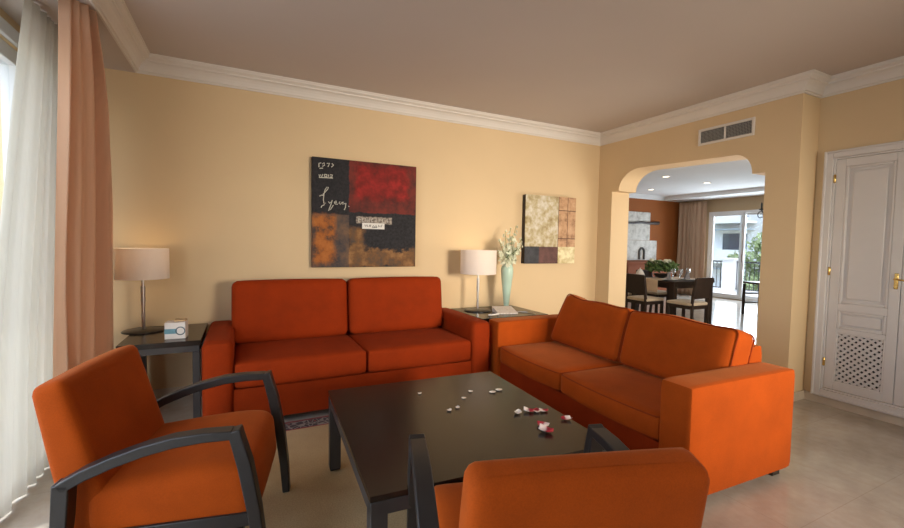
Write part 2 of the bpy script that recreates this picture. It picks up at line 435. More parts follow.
b = B(); lathe(b, [(.012, -.003), (.012, .003)], 14); key = obj('keyhole', b, M['brass'], l1, loc=(-.013, 1.348, 1.035), rot=(0, PI/2, 0))

# air vent over the arch
v = thing('air_vent', 'white framed rectangular air grille high on the wall above the archway', 'air vent', (XA, 2.502, 2.39))
obj('frame', frame_bm(-.014, 0, -.26, .26, -.08, .08, .022), M['trim'], v, bevel=.003)
obj('backing', bx(-.003, -.001, -.24, .24, -.06, .06), M['black'], v, smooth=False)
b = bx(-.012, -.003, -.008, .008, -.058, .058); obj('mullion', b, M['trim'], v, smooth=False)
gm = mat('grey_louvre', (.34, .33, .31), .5, .05, 9)
b = B()
for i in range(9):
    z = -.052+i*.013; box(b, -.009, -.004, -.238, .238, z, z+.004)
for i in range(36):
    y = -.232+i*.0133; box(b, -.006, -.003, y, y+.003, -.058, .058)
obj('louvre_grid', b, gm, v, smooth=False)

# ------------------------------------------------------------------ dining room shell
XF, YO, ZD = 11.0, 7.87, 2.66
YD0 = 1.95
struct(obj('ceiling_dining', bx(XA+.30, XF+.15, YD0-.1, YO+.2, ZD, ZD+.1), M['ceil_d'], smooth=False))
struct(obj('wall_dining_orange', bx(XA+.30, XF+.1, YO, YO+.15, 0, ZD), M['wall_d'], smooth=False))
struct(obj('wall_dining_far', wallx(B(), XF, XF+.15, YD0-.1, YO, 0, ZD, [(4.9, 7.02, .02, 2.22)]), M['wall_dt'], smooth=False))
struct(obj('wall_dining_near', bx(XA+.30, XF+.1, YD0-.12, YD0, 0, ZD), M['wall'], smooth=False))
struct(obj('wall_dining_side', bx(XA+.16, XA+.30, YB+.1, YO+.1, 0, ZD+.1), M['wall'], smooth=False))
struct(obj('baseboard_dining', bx(XF-.02, XF, 2, 4.9, 0, .075), skm, smooth=False))
crown('trim_2', [(XA+.30, YO), (XF, YO), (XF, YD0)], M['ceil_d'], z0=ZD-.11, sc=.85)
# a lowered border round the ceiling
b = B(); box(b, 10.3, XF, YD0, YO, ZD-.10, ZD); obj_ = struct(obj('ceiling_border', b, M['ceil_d'], smooth=False))
# sliding door
w2 = struct(empty('window_2', (XF, 0, 0)))
obj('window_frame', frame_bm(.0, .09, 4.9, 7.02, .02, 2.22, .06), M['alu'], w2, bevel=.004)
s1 = obj('sash', frame_bm(.01, .04, 6.12, 6.96, .06, 2.17, .07), M['alu'], w2, bevel=.004)
s2 = obj('sash', frame_bm(.05, .08, 4.96, 6.26, .06, 2.17, .07), M['alu'], w2, bevel=.004)
obj('pane', bx(.022, .028, 6.19, 6.89, .13, 2.10), M['glass'], s1, smooth=False)
obj('pane', bx(.062, .068, 5.03, 6.19, .13, 2.10), M['glass'], s2, smooth=False)
b = bx(-.01, .008, 6.135, 6.165, .95, 1.15); obj('handle', b, M['chrome'], s1, bevel=.004)

# ------------------------------------------------------------------ exterior seen through the balcony door
struct(obj('balcony_floor', bx(11.2, 14.2, 2.5, 11.5, -.12, -.01), mat('balcony_tiles', (.70, .68, .66), .6, .05, 4), smooth=False))
rl = thing('balcony_railing', 'black iron balcony railing of thin upright bars behind the sliding glass door', 'railing', (13.2, 0, 0))
b = B(); box(b, -.025, .025, 2.6, 11.4, .86, .90); obj('handrail', b, M['iron'], rl, smooth=False)
b = B(); box(b, -.02, .02, 2.6, 11.4, .06, .09); obj('bottom_rail', b, M['iron'], rl, smooth=False)
for i in range(62):
    y = 3.9+i*.12
    if 7.50 < y < 7.86: continue
    obj('baluster', bx(-.008, .008, y-.008, y+.008, .09, .86), M['iron'], rl, smooth=False)
b = B(); rbox(b, (13.2, 7.68, .47), (.34, .34, .96), .012, n=(3, 3, 3)); box(b, 13.0, 13.4, 7.48, 7.88, .95, .99)
tag(obj('balcony_pillar', b, M['ext'], smooth=False), 'short white masonry pillar in the middle of the black balcony railing', 'pillar')
# buildings
def building(x, y, wd, dp, h, floors, label, flip=0):
    t = thing('apartment_building', label, 'building', (x, y, -9), 0, 'white apartment blocks beyond the balcony')
    obj('wall', bx(0, dp, -wd/2, wd/2, 0, h), M['ext'], t, smooth=False)
    fh = h/floors
    for k in range(floors):
        z = k*fh
        for j in range(int(wd/4.2)):
            yy = -wd/2+1.2+j*4.2
            wn = obj('window', bx(-.03, .0, yy, yy+1.8, z+.5, z+2.3), M['extglass'], t, smooth=False)
            obj('balcony', box(bx(-1.5, 0, yy-.6, yy+2.5, z, z+.18), -1.5, -1.38, yy-.6, yy+2.5, z+.18, z+1.05), M['ext'], t, smooth=False)
            obj('awning', bx(-1.2, 0, yy-.5, yy+2.4, z+2.55, z+2.62), M['extshade'], t, smooth=False)
    obj('roof_parapet', bx(-.2, dp+.2, -wd/2-.2, wd/2+.2, h, h+.5), M['ext'], t, smooth=False)
    return t
building(34, 27, 19, 8, 18.2, 6, 'tall white apartment block with shaded balconies, left beyond the balcony pillar')
building(48, 22, 16, 8, 15.5, 5, 'lower white apartment block behind the green tree outside')
def leaf_cloud(bm, c, r, n, s, sq=.8):
    for i in range(n):
        d = Vector((random.gauss(0, 1), random.gauss(0, 1), random.gauss(0, 1))).normalized()*r*random.random()**.4
        p = Vector(c)+Vector((d.x, d.y, d.z*sq)); u = Vector((random.gauss(0, 1), random.gauss(0, 1), random.gauss(0, 1))).normalized()
        v_ = u.orthogonal().normalized(); w_ = u.cross(v_)
        bm.faces.new([bm.verts.new(p+v_*s*a+w_*s*.55*c_) for a, c_ in ((-1, 0), (0, -1), (1, 0), (0, 1))])
def tree(x, y, z0, h, r, label, seed):
    random.seed(seed)
    t = thing('garden_tree', label, 'tree', (x, y, z0), 0, 'trees outside the balcony')
    b = B(); tube(b, [(0, 0, 0), (.1, .05, h*.3), (-.05, .1, h*.6), (0, 0, h*.85)], .14, 8, rr=[.2, .16, .12, .05])
    obj('trunk', b, M['bark'], t)
    b = B()
    for i in range(9):
        a = i*2.4; q = r*.55
        leaf_cloud(b, (q*math.cos(a), q*math.sin(a), h*(.5+.055*i)), r*.55, 420, .12)
    obj('foliage', b, M['tree'], t, smooth=False)
tree(20, 10.2, -6, 7.9, 1.5, 'light green leafy tree right of the white balcony pillar', 3)
tree(19, 13.4, -6, 6.3, 1.2, 'lower green tree seen through the railing left of the pillar', 5)
tree(25, 9.9, -6, 8.6, 1.7, 'taller green tree at the far right of the sliding door view', 9)
struct(obj('ground_outside', bx(14.5, 80, -30, 70, -9.2, -9), mat('dry_lawn', (.3, .34, .18), .9, .2, 1), smooth=False))

# ------------------------------------------------------------------ curtains
def curtain(name, label, m, p0, p1, z0, z1, folds, amp, top_pinch=1.0, bot_shift=0, nx=160, nz=26, seed=1, thick=.003, pinc=None, group=None, jag=.25):
    """pleated cloth hanging along the plan line p0-p1"""
    random.seed(seed); b = B(); p0 = Vector(p0); p1 = Vector(p1); d = p1-p0; n = Vector((-d.y, d.x)).normalized()
    ph = [random.uniform(0, 6.28) for _ in range(4)]
    g = []
    for i in range(nx+1):
        u = i/nx; col_ = []
        for k in range(nz+1):
            v_ = k/nz; zz = z0+(z1-z0)*v_
            uu = u
            if pinc: uu = pinc(u, v_)
            f = folds*2*PI*(u + .035*math.sin(3.1*u*2*PI/2+ph[0]) + .012*math.sin(7*v_+ph[1]+5*u)*(1-v_))
            a = amp*(math.sin(f) + jag*math.sin(2.3*f+ph[2]) )*(.75+.25*math.sin(5*u+ph[3]))*(1-.25*v_)
            p = p0+d*uu+n*(a+bot_shift*(1-v_))
            col_.append(b.verts.new((p.x, p.y, zz)))
        g.append(col_)
    for i in range(nx):
        for k in range(nz): b.faces.new((g[i][k], g[i+1][k], g[i+1][k+1], g[i][k+1]))
    o = obj(name, b, m, angle=180)
    md = o.modifiers.new('cloth', 'SOLIDIFY'); md.thickness = thick; md.offset = 0
    tag(o, label, 'curtain', group); return o
curtain('sheer_curtain', 'sheer off-white pleated curtain at the left window in front of the glass', M['sheer'], (-1.0, 2.40), (-1.0, 3.70), .01, 2.56, 11, .034, seed=3, thick=.002,
        pinc=lambda u, v: 1-(1-u)*(1-.50*v**1.2))
def drape_edge(u, v):
    ks = [(0, 1.0), (.6, .90), (.82, .78), (.90, .64), (.95, .45), (1.0, .28)]
    for (a, x), (b2, y) in zip(ks, ks[1:]):
        if v <= b2: return u*(x+(y-x)*(v-a)/(b2-a)) + .04*v*(1-u)
    return u*.34
curtain('apricot_curtain', 'long apricot curtain hanging between the sheer curtain and the left lamp', M['drape'], (-.80, 2.93), (-.80, 3.80), .01, 2.56, 3.6, .07, seed=14, thick=.004,
        pinc=drape_edge, jag=.5, bot_shift=.065)
struct(obj('trim_3', bx(-.83, -.77, -.5, 2.95, 2.561, 2.57), M['alu'], smooth=False))
curtain('dining_curtain', 'long beige curtain in the far corner of the dining room', M['drape_d'], (10.86, 6.98), (10.86, 7.80), .01, 2.50, 8, .035, seed=21, thick=.004)

# ------------------------------------------------------------------ rug
def rug_mat():
    n = NT('beige_rug_with_patterned_border'); o = n.xyz(); x, y = o[0], o[1]
    HX, HY = 1.10, 1.36
    dx = n.math('SUBTRACT', HX, n.math('ABSOLUTE', x)); dy = n.math('SUBTRACT', HY, n.math('ABSOLUTE', y))
    e = n.math('MINIMUM', dx, dy)
    def band(a, b): return n.math('MULTIPLY', n.math('GREATER_THAN', e, a), n.math('LESS_THAN', e, b))
    wv = n.noise(140, 2, .6); big = n.noise(3, 4, .5)
    base = n.ramp(n.math('ADD', n.math('MULTIPLY', wv, .5), n.math('MULTIPLY', big, .5)), [(.35, (.38, .25, .10)), (.65, (.56, .40, .20))])
    vo = n.new('ShaderNodeTexVoronoi'); vo.feature = 'DISTANCE_TO_EDGE'; vo.inputs['Scale'].default_value = 24; n.link(n.tc.outputs['Object'], vo.inputs['Vector'])
    motif = n.math('LESS_THAN', vo.outputs['Distance'], .07)
    v2 = n.new('ShaderNodeTexVoronoi'); v2.inputs['Scale'].default_value = 24; n.link(n.tc.outputs['Object'], v2.inputs['Vector'])
    eye = n.math('LESS_THAN', v2.outputs['Distance'], .22)
    bc = n.mix(motif, (.045, .02, .018), (.26, .20, .16)); bc = n.mix(eye, bc, (.30, .03, .02))
    c = n.mix(band(.025, .155), base, bc); c = n.mix(band(.0, .025), c, (.22, .02, .015)); c = n.mix(band(.14, .155), c, (.28, .03, .02))
    n.col(c); n.set(Roughness=.95, Specular_IOR_Level=.05, Sheen_Weight=.2); n.bump(wv, .5, .004); return n.m
b = B(); rbox(b, (0, 0, .004), (2.2, 2.72, .007), .003, n=(6, 6, 2))
rug = obj('rug', b, rug_mat(), loc=(.76, 1.80, 0.0)); tag(rug, 'beige woven rug with dark red patterned border under the coffee table', 'rug')

# ------------------------------------------------------------------ sofas  (local: x along length, front = -y, origin at centre of the front edge on the floor)
def piping(bm, c, s, r, fn, zs, n=40, inset=.0):
    for zz in zs:
        pts = []
        hx, hy = s[0]/2-r*.18, s[1]/2-r*.18; cr = r*1.1
        for (sx, sy, a0) in ((1, 1, 0), (-1, 1, PI/2), (-1, -1, PI), (1, -1, 3*PI/2)):
            for t in range(5):
                a = a0+PI/2*t/4; pts.append((c[0]+sx*(hx-cr)+cr*math.cos(a), c[1]+sy*(hy-cr)+cr*math.sin(a), c[2]+zz))
        # subdivide and lift with the cushion's crown
        out = []
        for i in range(len(pts)):
            a, b_ = Vector(pts[i]), Vector(pts[(i+1) % len(pts)]); k = max(1, int((b_-a).length/.06))
            for j in range(k): out.append(a.lerp(b_, j/k))
        out = [fn(p) if fn else p for p in out]
        tube(bm, out, .0045, 6, closed=True)
def make_sofa(name, label, L, D, aw, ah, base_top, seat_h, seat_z0, mm, back_lean, cush_h, cush_th, back_top, pipe, group=None, armr=.035, gap=0.0, seatbulge=.018, back_y=.68, cushshape=None, cwid=None, cz=None):
    t = tag(empty(name), label, 'sofa', group)
    b = B(); rbox(b, (0, D/2+.01, (base_top+.05)/2), (L-2*aw+.01, D-.03, base_top-.05), .012, n=(4, 4, 3)); obj('base', b, mm['dark'], t)
    for s in (-1, 1):
        b = B(); rbox(b, (s*(L/2-aw/2), D/2, (ah+.045)/2), (aw, D, ah-.045), armr, (.004, .004, .004), n=(8, 14, 12)); obj('arm', b, mm['main'], t)
    b = B(); rbox(b, (0, D-.075, (back_top+.05)/2), (L-2*aw+.02, .15, back_top-.05), .03, n=(12, 6, 10)); obj('back_frame', b, mm['main'], t)
    iw = (L-2*aw)/2
    for s in (-1, 1):
        cw = iw-.004
        f = lambda p, u: p
        yd = back_y+.10
        b = B(); c = (0, yd/2-.0, seat_z0+seat_h/2); sz = (cw, yd, seat_h)
        bow = mm.get('bow', .015)
        def fn(p, u, bow=bow):
            p.y -= bow*max(0, -u[1])**2*(1-u[0]**2)
            return p
        rbox(b, c, sz, .03, (.002, .004, seatbulge), n=(16, 16, 8), fn=fn)
        sc_ = obj('seat_cushion', b, mm['main'], t, loc=(s*iw/2, .012, 0))
        if pipe:
            b = B()
            def f2(p, c=c, sz=sz):
                u0 = (p.x-c[0])/(sz[0]/2); u1 = (p.y-c[1])/(sz[1]/2)
                p = p.copy(); p.y -= bow*max(0, -u1)**2*max(0, 1-u0**2); return p
            piping(b, c, sz, .03, f2, (seat_h/2-.012, -seat_h/2+.014)); obj('piping', b, M['orange_p'], sc_)
    for i, s in enumerate((-1, 1)):
        w_ = (cwid[i] if cwid else iw-.006); hh = cush_h
        b = B(); fn = cushshape[i] if cushshape else None
        rbox(b, (0, 0, hh/2), (w_, cush_th, hh), min(.05, cush_th*.3), (.004, .03, .008), n=(18, 8, 16), fn=fn)
        bc = obj('back_cushion', b, mm['back'], t, loc=(s*iw/2 + (cz[i] if cz else 0), back_y, seat_z0+seat_h+.0), rot=(-back_lean, 0, 0))
        if pipe:
            b = B()
            for yy in (-cush_th/2+.016, cush_th/2-.016):
                pts = []
                hx, hz = w_/2-.006, hh/2-.006; cr = .04
                for (sx, sz_, a0) in ((1, 1, 0), (-1, 1, PI/2), (-1, -1, PI), (1, -1, 3*PI/2)):
                    for k in range(5):
                        a = a0+PI/2*k/4; pts.append(Vector((sx*(hx-cr)+cr*math.cos(a), yy, sz_*(hz-cr)+cr*math.sin(a))))
                out = []
                for k in range(len(pts)):
                    a, b2 = pts[k], pts[(k+1) % len(pts)]; m_ = max(1, int((b2-a).length/.05))
                    for j in range(m_): out.append(a.lerp(b2, j/m_))
                if fn: out = [fn(p.copy(), [p.x/(w_/2), p.y/(cush_th/2), p.z/(hh/2)]) for p in out]
                tube(b, [p+Vector((0, 0, hh/2)) for p in out], .0045, 6, closed=True)
            obj('piping', b, M['orange_p'], bc)
    for sx in (-1, 1):
        for y in (.07, D-.08):
            obj('foot', bx(sx*(L/2-.07)-.035, sx*(L/2-.07)+.035, y-.035, y+.035, .0125 if (name == 'sofa' and y < .2 and not pipe) else .0, .052), M['wenge'], t, bevel=.004)
    return t
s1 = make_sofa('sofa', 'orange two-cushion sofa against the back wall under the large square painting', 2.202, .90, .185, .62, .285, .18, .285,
               {'main': M['orange_shaded'], 'dark': M['orange_shaded'], 'back': M['orange_shaded']}, R(7), .50, .19, .66, False, armr=.045, back_y=.645, cz=[-.022, -.012])  # whole sofa wears the orange darkened for shade
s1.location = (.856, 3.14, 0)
# second sofa, facing left; local +x runs towards the camera
def sag(seed, peak):
    def f(p, u):
        # corners drawn up, top edge dipping between them
        t = max(0, u[2])
        p.x += (peak[2] if len(peak) > 2 else 0)*max(0, -u[0])*u[2]
        p.z += t*(peak[0]*max(0, -u[0])**2 + peak[1]*max(0, u[0])**2 - .012*(1-u[0]**2))
        p.z += .006*math.sin(5*u[0]+seed)*t
        p.y += .010*math.sin(3*u[0]+seed)*math.cos(2*u[2])
        return p
    return f
s2 = make_sofa('sofa', 'orange piped sofa with loose back cushions in front of the archway', 2.0, .88, .185, .62, .265, .145, .265,
               {'main': M['orange'], 'dark': M['orange_shaded'], 'back': M['orange'], 'bow': .03}, R(16), .43, .19, .72, True, armr=.022, back_y=.60,  # base uses the darker copy, its shade painted into the cloth
               cushshape=[sag(1, (.03, -.005, .05)), sag(2.5, (-.015, -.02))], cwid=[.77, .80], cz=[.05, .02])
s2.location = (1.968, 2.275, 0); s2.rotation_euler = (0, 0, R(-91.8))

# ------------------------------------------------------------------ coffee table
ct = thing('coffee_table', 'low square dark coffee table with grey metal frame scattered with rose petals', 'table', (.922, 1.85, 0), R(-3))
TW, TD, TH = 1.045, 1.09, .455
b = B(); rbox(b, (0, 0, TH-.012), (TW, TD, .024), .004, n=(3, 3, 3)); obj('tabletop', b, M['wenge_t'], ct)
b = B()
for (x0, x1, y0, y1) in ((-TW/2+.004, TW/2-.004, -TD/2+.004, -TD/2+.05), (-TW/2+.004, TW/2-.004, TD/2-.05, TD/2-.004), (-TW/2+.004, -TW/2+.05, -TD/2+.05, TD/2-.05), (TW/2-.05, TW/2-.004, -TD/2+.05, TD/2-.05)):
    box(b, x0, x1, y0, y1, TH-.075, TH-.026)
obj('apron', b, M['gunmetal'], ct, bevel=.002)
for sx in (-1, 1):
    for sy in (-1, 1):
        x, y = sx*(TW/2-.034), sy*(TD/2-.034)
        lg = obj('leg', bx(x-.03, x+.03, y-.03, y+.03, .0215, TH-.0255), M['gunmetal'], ct, bevel=.003)
        obj('foot_pad', bx(x-.026, x+.026, y-.026, y+.026, .0125, .0215), M['black'], lg, smooth=False)

# petals
def petal_mat(name, a, bcol):
    n = NT(name); o = n.xyz(); f = n.math('ADD', n.math('MULTIPLY', o[0], 30), n.noise(60, 2)); n.col(n.ramp(f, [(.35, a), (.75, bcol)])); n.set(Roughness=.6); return n.m
M['petw'] = petal_mat('white_petal', (.85, .72, .58), (.88, .80, .72)); M['petr'] = petal_mat('red_white_petal', (.88, .74, .68), (.42, .02, .035))
def petal(x, y, s, rz, red, label, curl=1.0, tilt=0):
    b = B(); g = []
    for i in range(9):
        u = i/8; row = []
        wd = s*.42*math.sin(PI*min(1, .12+.88*u)**.8)**.7+.0005
        for j in range(7):
            v_ = j/6*2-1; xx = (u-.5)*s; yy = v_*wd
            zz = curl*s*.6*(.26*(v_**2)+.20*(2*u-1)**2)+.0012+.04*s*math.sin(5*u+v_)
            row.append(b.verts.new((xx, yy, max(.0012, zz))))
        g.append(row)
    for i in range(8):
        for j in range(6): b.faces.new((g[i][j], g[i+1][j], g[i+1][j+1], g[i][j+1]))
    o = obj('rose_petal', b, M['petr'] if red else M['petw'], loc=(x, y, TH+.0006), rot=(tilt, 0, rz), angle=180)
    md = o.modifiers.new('t', 'SOLIDIFY'); md.thickness = .0008; md.offset = 1
    tag(o, label, 'petal', 'rose petals scattered on the coffee table'); return o
def pt(px, py):
    d = (px-452)/423*rt2-(py-264)/423*up2+fw; k = (TH-CAMH)/d.z; return d.x*k, d.y*k
for (px, py, s, rz, red, lab, cu) in (
    (420, 394, .022, .4, 0, 'tiny white petal alone on the left half of the coffee table', 1),
    (449.5, 410.8, .028, .7, 0, 'small white petal in the middle of the table, nearest of the diagonal row of four', 1),
    (457.6, 408, .027, .9, 0, 'small white petal just right of the nearest one in the diagonal row', 1),
    (463.7, 398.7, .024, 2.4, 0, 'small white petal third along the diagonal row in the table centre', 1),
    (470.5, 392, .024, 2.2, 0, 'small white petal at the far end of the diagonal row of four', 1),
    (492.3, 392.6, .036, 2.6, 0, 'cream oval petal, left one of the close pair near the far table edge', .6),
    (498.8, 390.4, .038, 2.5, 0, 'cream oval petal, right one of the close pair near the far table edge', .6),
    (518, 413.5, .045, .8, 0, 'curled white petal at the left end of the clustered petal row', 1.2),
    (529, 411.8, .052, -.6, 1, 'red and white folded petal second in the clustered petal row', 1.2),
    (536.5, 411.5, .045, .9, 1, 'thin dark red petal between two white edged ones in the clustered row', .9),
    (544, 411.5, .045, -.2, 1, 'white topped petal at the right end of the clustered petal row', .9),
    (566, 419.5, .050, 2.8, 1, 'pink and red petal lying at the right edge of the coffee table', 1),
    (542.5, 426.5, .055, 2.0, 1, 'pink curled petal, farther one of the two overlapping petals nearest the armchair', 1.3),
    (546, 432.0, .065, -.9, 1, 'white folded petal with red tip nearest the front corner of the coffee table', 1.3)):
    x, y = pt(px, py); petal(x, y, s, rz, red, lab, cu)

# ------------------------------------------------------------------ armchairs (local: facing +x)
def make_armchair(name, label):
    t = tag(empty(name), label, 'armchair')
    # seat: thick pad, slightly tilted, rounded front
    def fs(p, u):
        p.z -= .03*max(0, u[0])**4
        p.y *= 1+.02*u[0]
        return p
    b = B(); rbox(b, (0, 0, -.035), (.54, .575, .22), .042, (.008, .004, .020), n=(18, 16, 8), fn=fs)
    obj('seat', b, M['orange'], t, loc=(.004, 0, .385), rot=(0, R(-5), 0))
    # backrest: slab leaning back, thicker at the foot
    def fb(p, u):
        p.x -= .03*(1-u[1]**2)*max(0, u[2])**2*0
        p.x += (.028 if u[0] < 0 else 0)*u[2]*1.0
        return p
    b = B(); rbox(b, (0, 0, .0), (.13, .555, .55), .03, (.010, .004, .008), n=(8, 18, 16), fn=fb)
    br = obj('backrest', b, M['orange'], t, loc=(-.295, 0, .542), rot=(0, R(-16), 0))
    for s in (-1, 1):
        y = s*.332
        arm = [(-.285, y, .490), (-.22, y, .527), (-.14, y, .560), (-.05, y, .589), (.04, y, .609), (.13, y, .617), (.222, y, .617)]
        obj('armrest', bar(B(), arm, .055, [.034, .036, .036, .036, .036, .034, .032]), M['charcoal'], t, bevel=.004)
        fl = [(.228, y, .632), (.262, y, .50), (.292, y, .33), (.312, y, .16), (.322, y, .009)]
        obj('leg', bar(B(), fl, .055, [.040, .046, .044, .040, .034]), M['charcoal'], t, bevel=.004)
        rl_ = [(-.277, y, .505), (-.285, y, .38), (-.302, y, .20), (-.325, y, .009)]
        obj('leg', bar(B(), rl_, .055, [.048, .046, .042, .036]), M['charcoal'], t, bevel=.004)
    b = B(); box(b, -.28, .27, -.304, -.29, .25, .30); box(b, -.28, .27, .29, .304, .25, .30); box(b, .20, .24, -.304, .304, .205, .235); box(b, -.30, -.27, -.304, .304, .205, .235)
    obj('seat_frame', b, M['charcoal'], t, bevel=.003)
    return t
c1 = make_armchair('armchair', 'orange armchair with bent charcoal arms in front of the left curtains')
c1.location = (-.185, 2.02, 0); c1.rotation_euler = (0, 0, R(-11.5))
c2 = copy_tree(c1); c2['label'] = 'orange armchair seen from behind at the near side of the coffee table'
c2.location = (.770, .99, 0); c2.rotation_euler = (0, 0, R(73)); c2.scale = (.96, .98, 1.02)

# ------------------------------------------------------------------ side tables, lamps
def side_table(x0, x1, y0, y1, h, label):
    t = thing('side_table', label, 'table', ((x0+x1)/2, (y0+y1)/2, 0), 0, 'dark side tables at the ends of the sofa'); a, c = (x1-x0)/2, (y1-y0)/2
    obj('tabletop', bx(-a, a, -c, c, h-.035, h), M['wenge_t'], t, bevel=.003)
    b = B()
    for q in ((-a+.01, a-.01, -c+.01, -c+.045), (-a+.01, a-.01, c-.045, c-.01), (-a+.01, -a+.045, -c+.045, c-.045), (a-.045, a-.01, -c+.045, c-.045)): box(b, *q, h-.08, h-.036)
    obj('apron', b, M['gunmetal'], t, bevel=.002)
    for sx in (-1, 1):
        for sy in (-1, 1):
            x, y = sx*(a-.03), sy*(c-.03); obj('leg', bx(x-.022, x+.022, y-.022, y+.022, .001, h-.081), M['gunmetal'], t, bevel=.002)
    return t
side_table(-.735, -.262, 3.36, 4.03, .60, 'dark side table with grey legs left of the sofa under a lamp')
side_table(1.99, 2.76, 3.36, 4.03, .60, 'dark side table in the corner between the two sofas')
def table_lamp(x, y, label, sr, sh, zc, br):
    t = thing('table_lamp', label, 'lamp', (x, y, .601), 0, 'table lamps with drum shades'); z = zc-.60
    obj('base', lathe(B(), [(br, 0), (br, .006), (br*.96, .010), (br*.3, .013), (.012, .016)], 40), M['gun_dk'], t)
    obj('stem', lathe(B(), [(.012, .016), (.012, .10), (.0125, .12), (.009, .30), (.007, z-.02)], 16), M['chrome'], t)
    obj('stem', lathe(B(), [(.0145, .20), (.0145, .34)], 16), M['chrome'], t)
    b = B(); n = 48
    prof = [(sr, z-sh/2), (sr, z+sh/2), (sr-.003, z+sh/2), (sr-.003, z-sh/2)]
    rings = [[b.verts.new((r*math.cos(2*PI*i/n), r*math.sin(2*PI*i/n), zz)) for i in range(n)] for r, zz in prof]
    for k in range(4):
        A_, B_ = rings[k], rings[(k+1) % 4]
        for i in range(n): b.faces.new((A_[i], A_[(i+1) % n], B_[(i+1) % n], B_[i]))
    ls = obj('lamp_shade', b, M['shade'], t)
    b = B(); 
    for k in range(3):
        a = k*2*PI/3; tube(b, [(0, 0, z+sh/2-.03), ((sr-.004)*math.cos(a), (sr-.004)*math.sin(a), z+sh/2-.012)], .0018, 6)
    obj('shade_ring', b, M['chrome'], ls)
    obj('bulb', lathe(B(), [(.012, z-.04), (.014, z-.02), (.028, z+.01), (.03, z+.03), (.02, z+.05), (.004, z+.058)], 20), M['white'], t)
    l = bpy.data.lights.new('lamp_glow', 'POINT'); l.energy = 1.3; l.color = (1, .72, .42); l.shadow_soft_size = .05
    lo = bpy.data.objects.new('lamp_glow', l); C.objects.link(lo); lo.parent = t; lo.location = (0, 0, z+.075)
    return t
table_lamp(-.668, 3.84, 'table lamp with beige drum shade standing on the left side table near the curtain', .168, .225, 1.108, .135)
table_lamp(2.19, 3.80, 'table lamp with white drum shade on the corner table beside the vase', .186, .245, 1.108, .14)

# small carton on the left table
t = thing('small_carton', 'small white carton with a blue band and round mark on the left side table', 'box', (-.42, 3.50, .601), R(-4))
b = B(); box(b, -.062, .062, -.045, .055, 0, .115); obj('carton_body', b, M['white'], t, bevel=.002)
bl = mat('pale_blue_print', (.14, .33, .42), .5, .15, 30); dk = mat('dark_blue_print', (.06, .10, .13), .5, .15, 30)
obj('blue_band', bx(-.0625, .012, -.0462, -.0448, .038, .072), bl, t, smooth=False)
b = B(); lathe(b, [(.030, 0), (.030, .0012), (.023, .0012), (.023, 0)], 28, cap=False); obj('round_mark', b, dk, t, loc=(.032, -.0452, .056), rot=(PI/2, 0, 0))
b = B(); lathe(b, [(.012, 0), (.012, .0016)], 20); obj('round_mark', b, M['white'], t, loc=(.034, -.0452, .056), rot=(PI/2, 0, 0))
b = bx(-.012, .058, -.012, .05, .1155, .128); obj('flap', b, mat('amber_lid', (.55, .38, .20), .4, .1, 20), t, bevel=.002)

# vase with flowers
vz = thing('vase', 'tall slim pale green vase on the corner table right of the lamp', 'vase', (2.54, 3.79, .601))
prof = [(.030, 0), (.032, .006), (.027, .02), (.030, .06), (.040, .16), (.052, .27), (.062, .36), (.066, .41), (.062, .45), (.048, .478), (.042, .488), (.047, .50), (.043, .50), (.038, .488), (.05, .45), (.055, .41), (.05, .35), (.03, .12), (.02, .03), (.001, .025)]
b = B(); lathe(b, prof, 40, cap=False); b.faces.new([v_ for v_ in b.verts[:40]][::-1]) if False else None
obj('vase_body', b, M['vase'], vz)
random.seed(5)
fl = thing('bouquet', 'spray of small white blossoms on tall green stems in the pale green vase', 'flowers', (2.54, 3.79, .92))
stems = [(-.05, -.02, .52), (.02, -.06, .47), (.09, -.02, .58), (-.11, .0, .42), (.16, -.03, .44), (.05, .03, .55), (-.03, -.07, .38), (.12, -.08, .36), (-.14, -.04, .30), (.17, .02, .32), (.0, .04, .44)]
for i, (dx, dy, h) in enumerate(stems):
    pts = [(dx*.02, dy*.02, 0), (dx*.05, dy*.05, .17), (dx*.45, dy*.45, .17+(h-.17)*.45), (dx, dy, h)]
    # smooth the stem
    sm = []
    for k in range(13):
        u = k/12*(len(pts)-1); a = min(int(u), len(pts)-2); sm.append(Vector(pts[a]).lerp(Vector(pts[a+1]), u-a))
    st = obj('stem', tube(B(), sm, .0024, 6), M['stemg'], fl)
    nb = 8
    for j in range(nb):
        u = .42+.56*j/(nb-1); k = u*12; a = min(11, int(k)); p = sm[a].lerp(sm[a+1], k-a)
        sz = .044*(1.15-.75*(j/(nb-1))**1.4)
        b = B(); d = Vector((random.uniform(-1, 1), random.uniform(-1, .4), random.uniform(-.1, .5))).normalized()
        q = p+d*sz*.6
        for m_ in range(5):
            an = m_*2*PI/5+random.random(); u_ = d.orthogonal().normalized(); v_ = d.cross(u_)
            o_ = u_*math.cos(an)+v_*math.sin(an); s_ = d.cross(o_)
            vs4 = [q, q+o_*sz*.55+s_*sz*.36+d*sz*.35, q+o_*sz*1.1+d*sz*.5, q+o_*sz*.55-s_*sz*.36+d*sz*.35]
            b.faces.new([b.verts.new(x_) for x_ in vs4])
        bl_ = obj('blossom', b, M['bloom'], st, smooth=False)
        bl_.modifiers.new('t', 'SOLIDIFY').thickness = .0015
    if i % 2 == 0:
        b = B(); a_ = random.uniform(0, 6.28)
        for q in range(3):
            an = a_+q*2.1; p = sm[5+q]; o_ = Vector((math.cos(an), math.sin(an), .8)); s_ = Vector((-math.sin(an), math.cos(an), 0))
            pts4 = [p, p+o_*.05+s_*.012, p+o_*.11+Vector((0, 0, -.01)), p+o_*.05-s_*.012]
            b.faces.new([b.verts.new(x_) for x_ in pts4])
        lf = obj('leaf', b, M['leaf'], st, smooth=False); lf.modifiers.new('t', 'SOLIDIFY').thickness = .001

